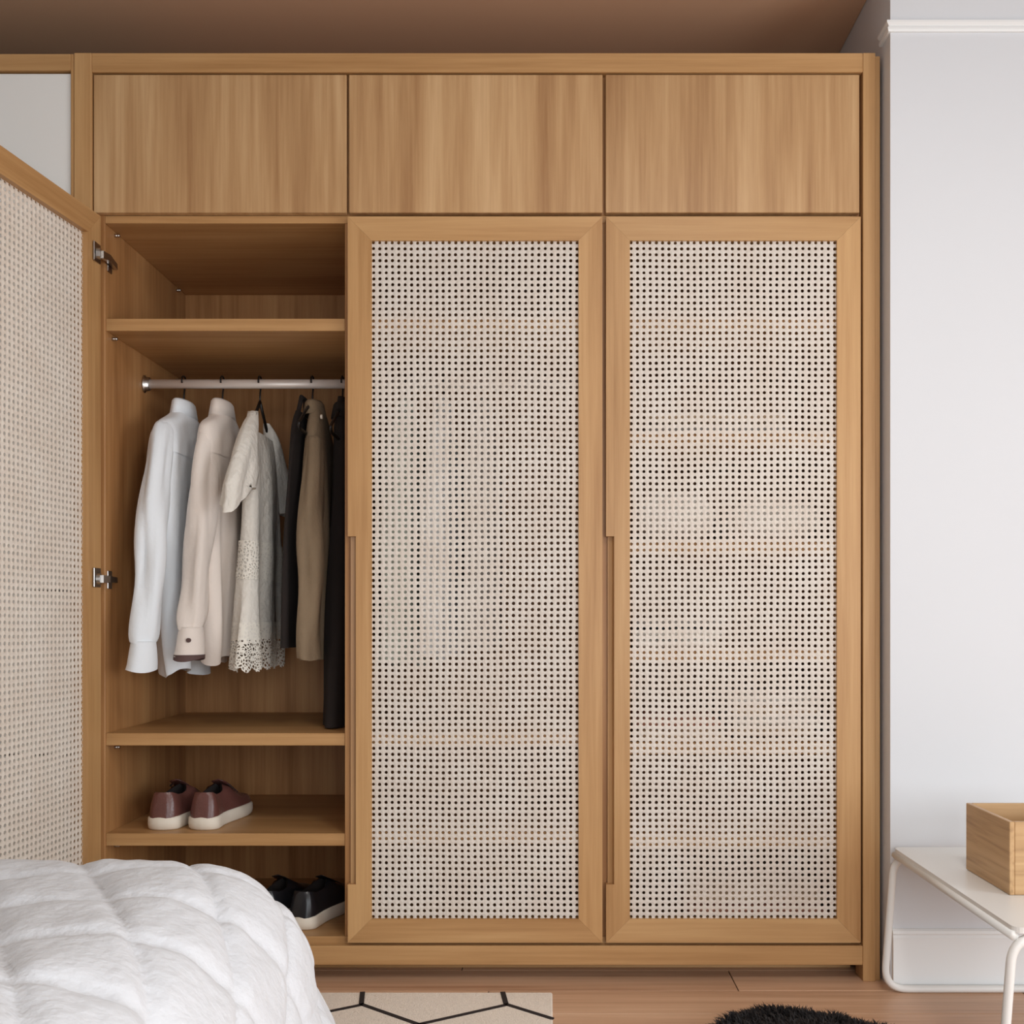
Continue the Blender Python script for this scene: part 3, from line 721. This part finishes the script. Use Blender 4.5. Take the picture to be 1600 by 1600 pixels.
# ================================================================== RUG
RX0, RX1, RY0, RY1, RT = -1.75, .012, -1.9, -.105, .011
rug = thing('rug', ((RX0+RX1)/2, (RY0+RY1)/2, 0), 'cream rug with a net of thin black lines beneath the bed', 'rug')
obj('pile', box(RX0, RX1, RY0, RY1, .0005, RT, .003), 'rug_cream', rug)
LV, LF = [], []
def clipseg(p, q):
    t0, t1 = 0.0, 1.0; d = (q[0]-p[0], q[1]-p[1]); mg = .002
    for a, dd, lo, hi in ((p[0], d[0], RX0+mg, RX1-mg), (p[1], d[1], RY0+mg, RY1-mg)):
        if abs(dd) < 1e-9:
            if not lo < a < hi: return None
        else:
            u, v = (lo-a)/dd, (hi-a)/dd
            if u > v: u, v = v, u
            t0, t1 = max(t0, u), min(t1, v)
    if t0 >= t1: return None
    return (p[0]+d[0]*t0, p[1]+d[1]*t0), (p[0]+d[0]*t1, p[1]+d[1]*t1)
def seg(p, q, wd=.0115):
    global LV, LF
    c = clipseg(p, q)
    if not c: return
    p, q = Vector(c[0]), Vector(c[1]); d = (q-p)
    if d.length < .004: return
    d.normalize(); s = Vector((-d.y, d.x))*wd/2; p -= d*.002; q += d*.002
    LV, LF = join((LV, LF), prism([(p+s)[:], (q+s)[:], (q-s)[:], (p-s)[:]], RT-.002, RT+.0012))
rr = random.Random(11)
PXH, ROWH = .324, .36
for r_ in range(0, 7):
    off = (r_ % 2)*PXH*.45
    for k in range(-7, 4):
        ax = -.416+k*PXH-off; ay = -.183-r_*ROWH*.88
        A_ = (ax, ay); C_ = (ax+PXH*.44, ay-.118); B2 = (ax+PXH, ay-.004)
        seg(A_, C_); seg(C_, B2); seg(A_, (ax-.028, ay+.20)); 
obj('pattern_lines', (LV, LF), 'rug_line', rug)

# ================================================================== black sheepskin on the floor
def sheepskin():
    t = thing('sheepskin', (.40, -.66, 0), 'black shaggy sheepskin lying on the wooden floor', 'sheepskin')
    rnd = random.Random(5)
    ang = math.radians(-31); ca, sa = math.cos(ang), math.sin(ang)
    def outline(a):
        c, s = math.cos(a), math.sin(a)
        k = (abs(c)**4.5+abs(s)**4.5)**(-1/4.5)
        k *= 1+.05*math.sin(3*a+1)+.03*math.sin(5*a)
        x, y = .26*c*k, .40*s*k
        return .462+x*ca-y*sa, -.672+x*sa+y*ca
    n = 72; rings = []
    for f, z in ((1.0, .0), (1.01, .006), (.985, .016), (.93, .024), (.8, .028), (.55, .029), (.25, .029), (.02, .029)):
        rings.append([(.462+(outline(2*PI*i/n)[0]-.462)*f, -.672+(outline(2*PI*i/n)[1]+.672)*f, z) for i in range(n)])
    obj('hide', loft(rings), 'fur_black', t, True)
    V, F = [], []
    for k in range(26000):
        a = rnd.uniform(0, 2*PI); f = math.sqrt(rnd.random()); f = min(f, .985)
        if rnd.random() < .3: f = rnd.uniform(.93, 1.0)
        ox, oy = outline(a); x = .462+(ox-.462)*f; y = -.672+(oy+.672)*f
        z = .026 if f < .9 else .026*(1-((f-.9)/.1)**2)+.003
        clump = mnoise.noise(Vector((x*22, y*22, 0)))
        d = Vector((math.cos(a)*.5*f+rnd.uniform(-.5, .5)+clump*.5, math.sin(a)*.5*f+rnd.uniform(-.5, .5)-clump*.4, rnd.uniform(.5, 1.2))).normalized()
        Ln = rnd.uniform(.012, .026)*(1+.4*clump)
        s = Vector((rnd.uniform(-1, 1), rnd.uniform(-1, 1), rnd.uniform(-.3, .3))).normalized()*.0016
        b0 = Vector((x, y, z)); mid = b0+d*Ln*.6; tip = b0+d*Ln+Vector((d.x, d.y, -.45))*Ln*.45
        if tip.z < .002: tip.z = .002
        i0 = len(V); V += [b0-s, b0+s, mid+s*.8, mid-s*.8, tip]; F += [(i0, i0+1, i0+2, i0+3), (i0+3, i0+2, i0+4)]
    me = bpy.data.meshes.new('fur'); c = ORG[t.name]; me.from_pydata([v-c for v in V], [], F); me.update(); me.materials.append(MATS['fur_black'])
    o = bpy.data.objects.new('fur', me); COL.objects.link(o); o.parent = t; o['kind'] = 'stuff'
sheepskin()

# ================================================================== SIDE TABLE
TZ = .338; TXa, TXb, TYb, TYf = .808, 1.34, -.064, -.72
tb = thing('side_table', ((TXa+TXb)/2, (TYb+TYf)/2, 0), 'low white side table with bent tube legs against the white wall', 'table')
def rrect(x0, x1, y0, y1, r, n=6):
    out = []
    for cx, cy, a0 in ((x1-r, y1-r, 0), (x0+r, y1-r, 90), (x0+r, y0+r, 180), (x1-r, y0+r, 270)):
        for k in range(n+1):
            a = math.radians(a0+90*k/n); out.append((cx+r*math.cos(a), cy+r*math.sin(a)))
    return out
obj('table_top', prism(rrect(TXa+.004, TXb-.004, TYf+.004, TYb-.002, .02), TZ-.010, TZ), 'table_white', tb)
for y in (TYb-.012, TYf+.012):
    pts = fillet([(TXa+.10, y, TZ-.018), (TXa+.004, y, TZ-.018), (TXa-.020, y, .0085), (TXb+.020, y, .0085), (TXb-.004, y, TZ-.018), (TXb-.10, y, TZ-.018)], .055, 10)
    obj('leg_frame', tube(pts, .0085, 12), 'table_white', tb, True)
for x in (TXa+.006, TXb-.006):
    obj('side_rail', tube([(x, TYb-.012, TZ-.016), (x, TYf+.012, TZ-.016)], .0085, 12), 'table_white', tb, True)
# wooden box on the table
bx0, bx1, by0, by1, bz = .897, 1.10, -.50, -.286, TZ+.0005
wb = thing('wooden_box', ((bx0+bx1)/2, (by0+by1)/2, bz), 'light bamboo box standing on the white side table', 'box')
H = .142
for nm, a in (('side', (bx0, bx0+.010, by0, by1, bz, bz+H)), ('side', (bx1-.010, bx1, by0, by1, bz, bz+H)),
              ('side', (bx0+.0102, bx1-.0102, by0, by0+.010, bz, bz+H)), ('side', (bx0+.0102, bx1-.0102, by1-.010, by1, bz, bz+H))):
    obj(nm, box(*a, .0012), 'bamboo' if a[1]-a[0] < .02 else 'bamboo_X', wb)
obj('bottom', box(bx0+.0102, bx1-.0102, by0+.0102, by1-.0102, bz, bz+.008), 'bamboo', wb)
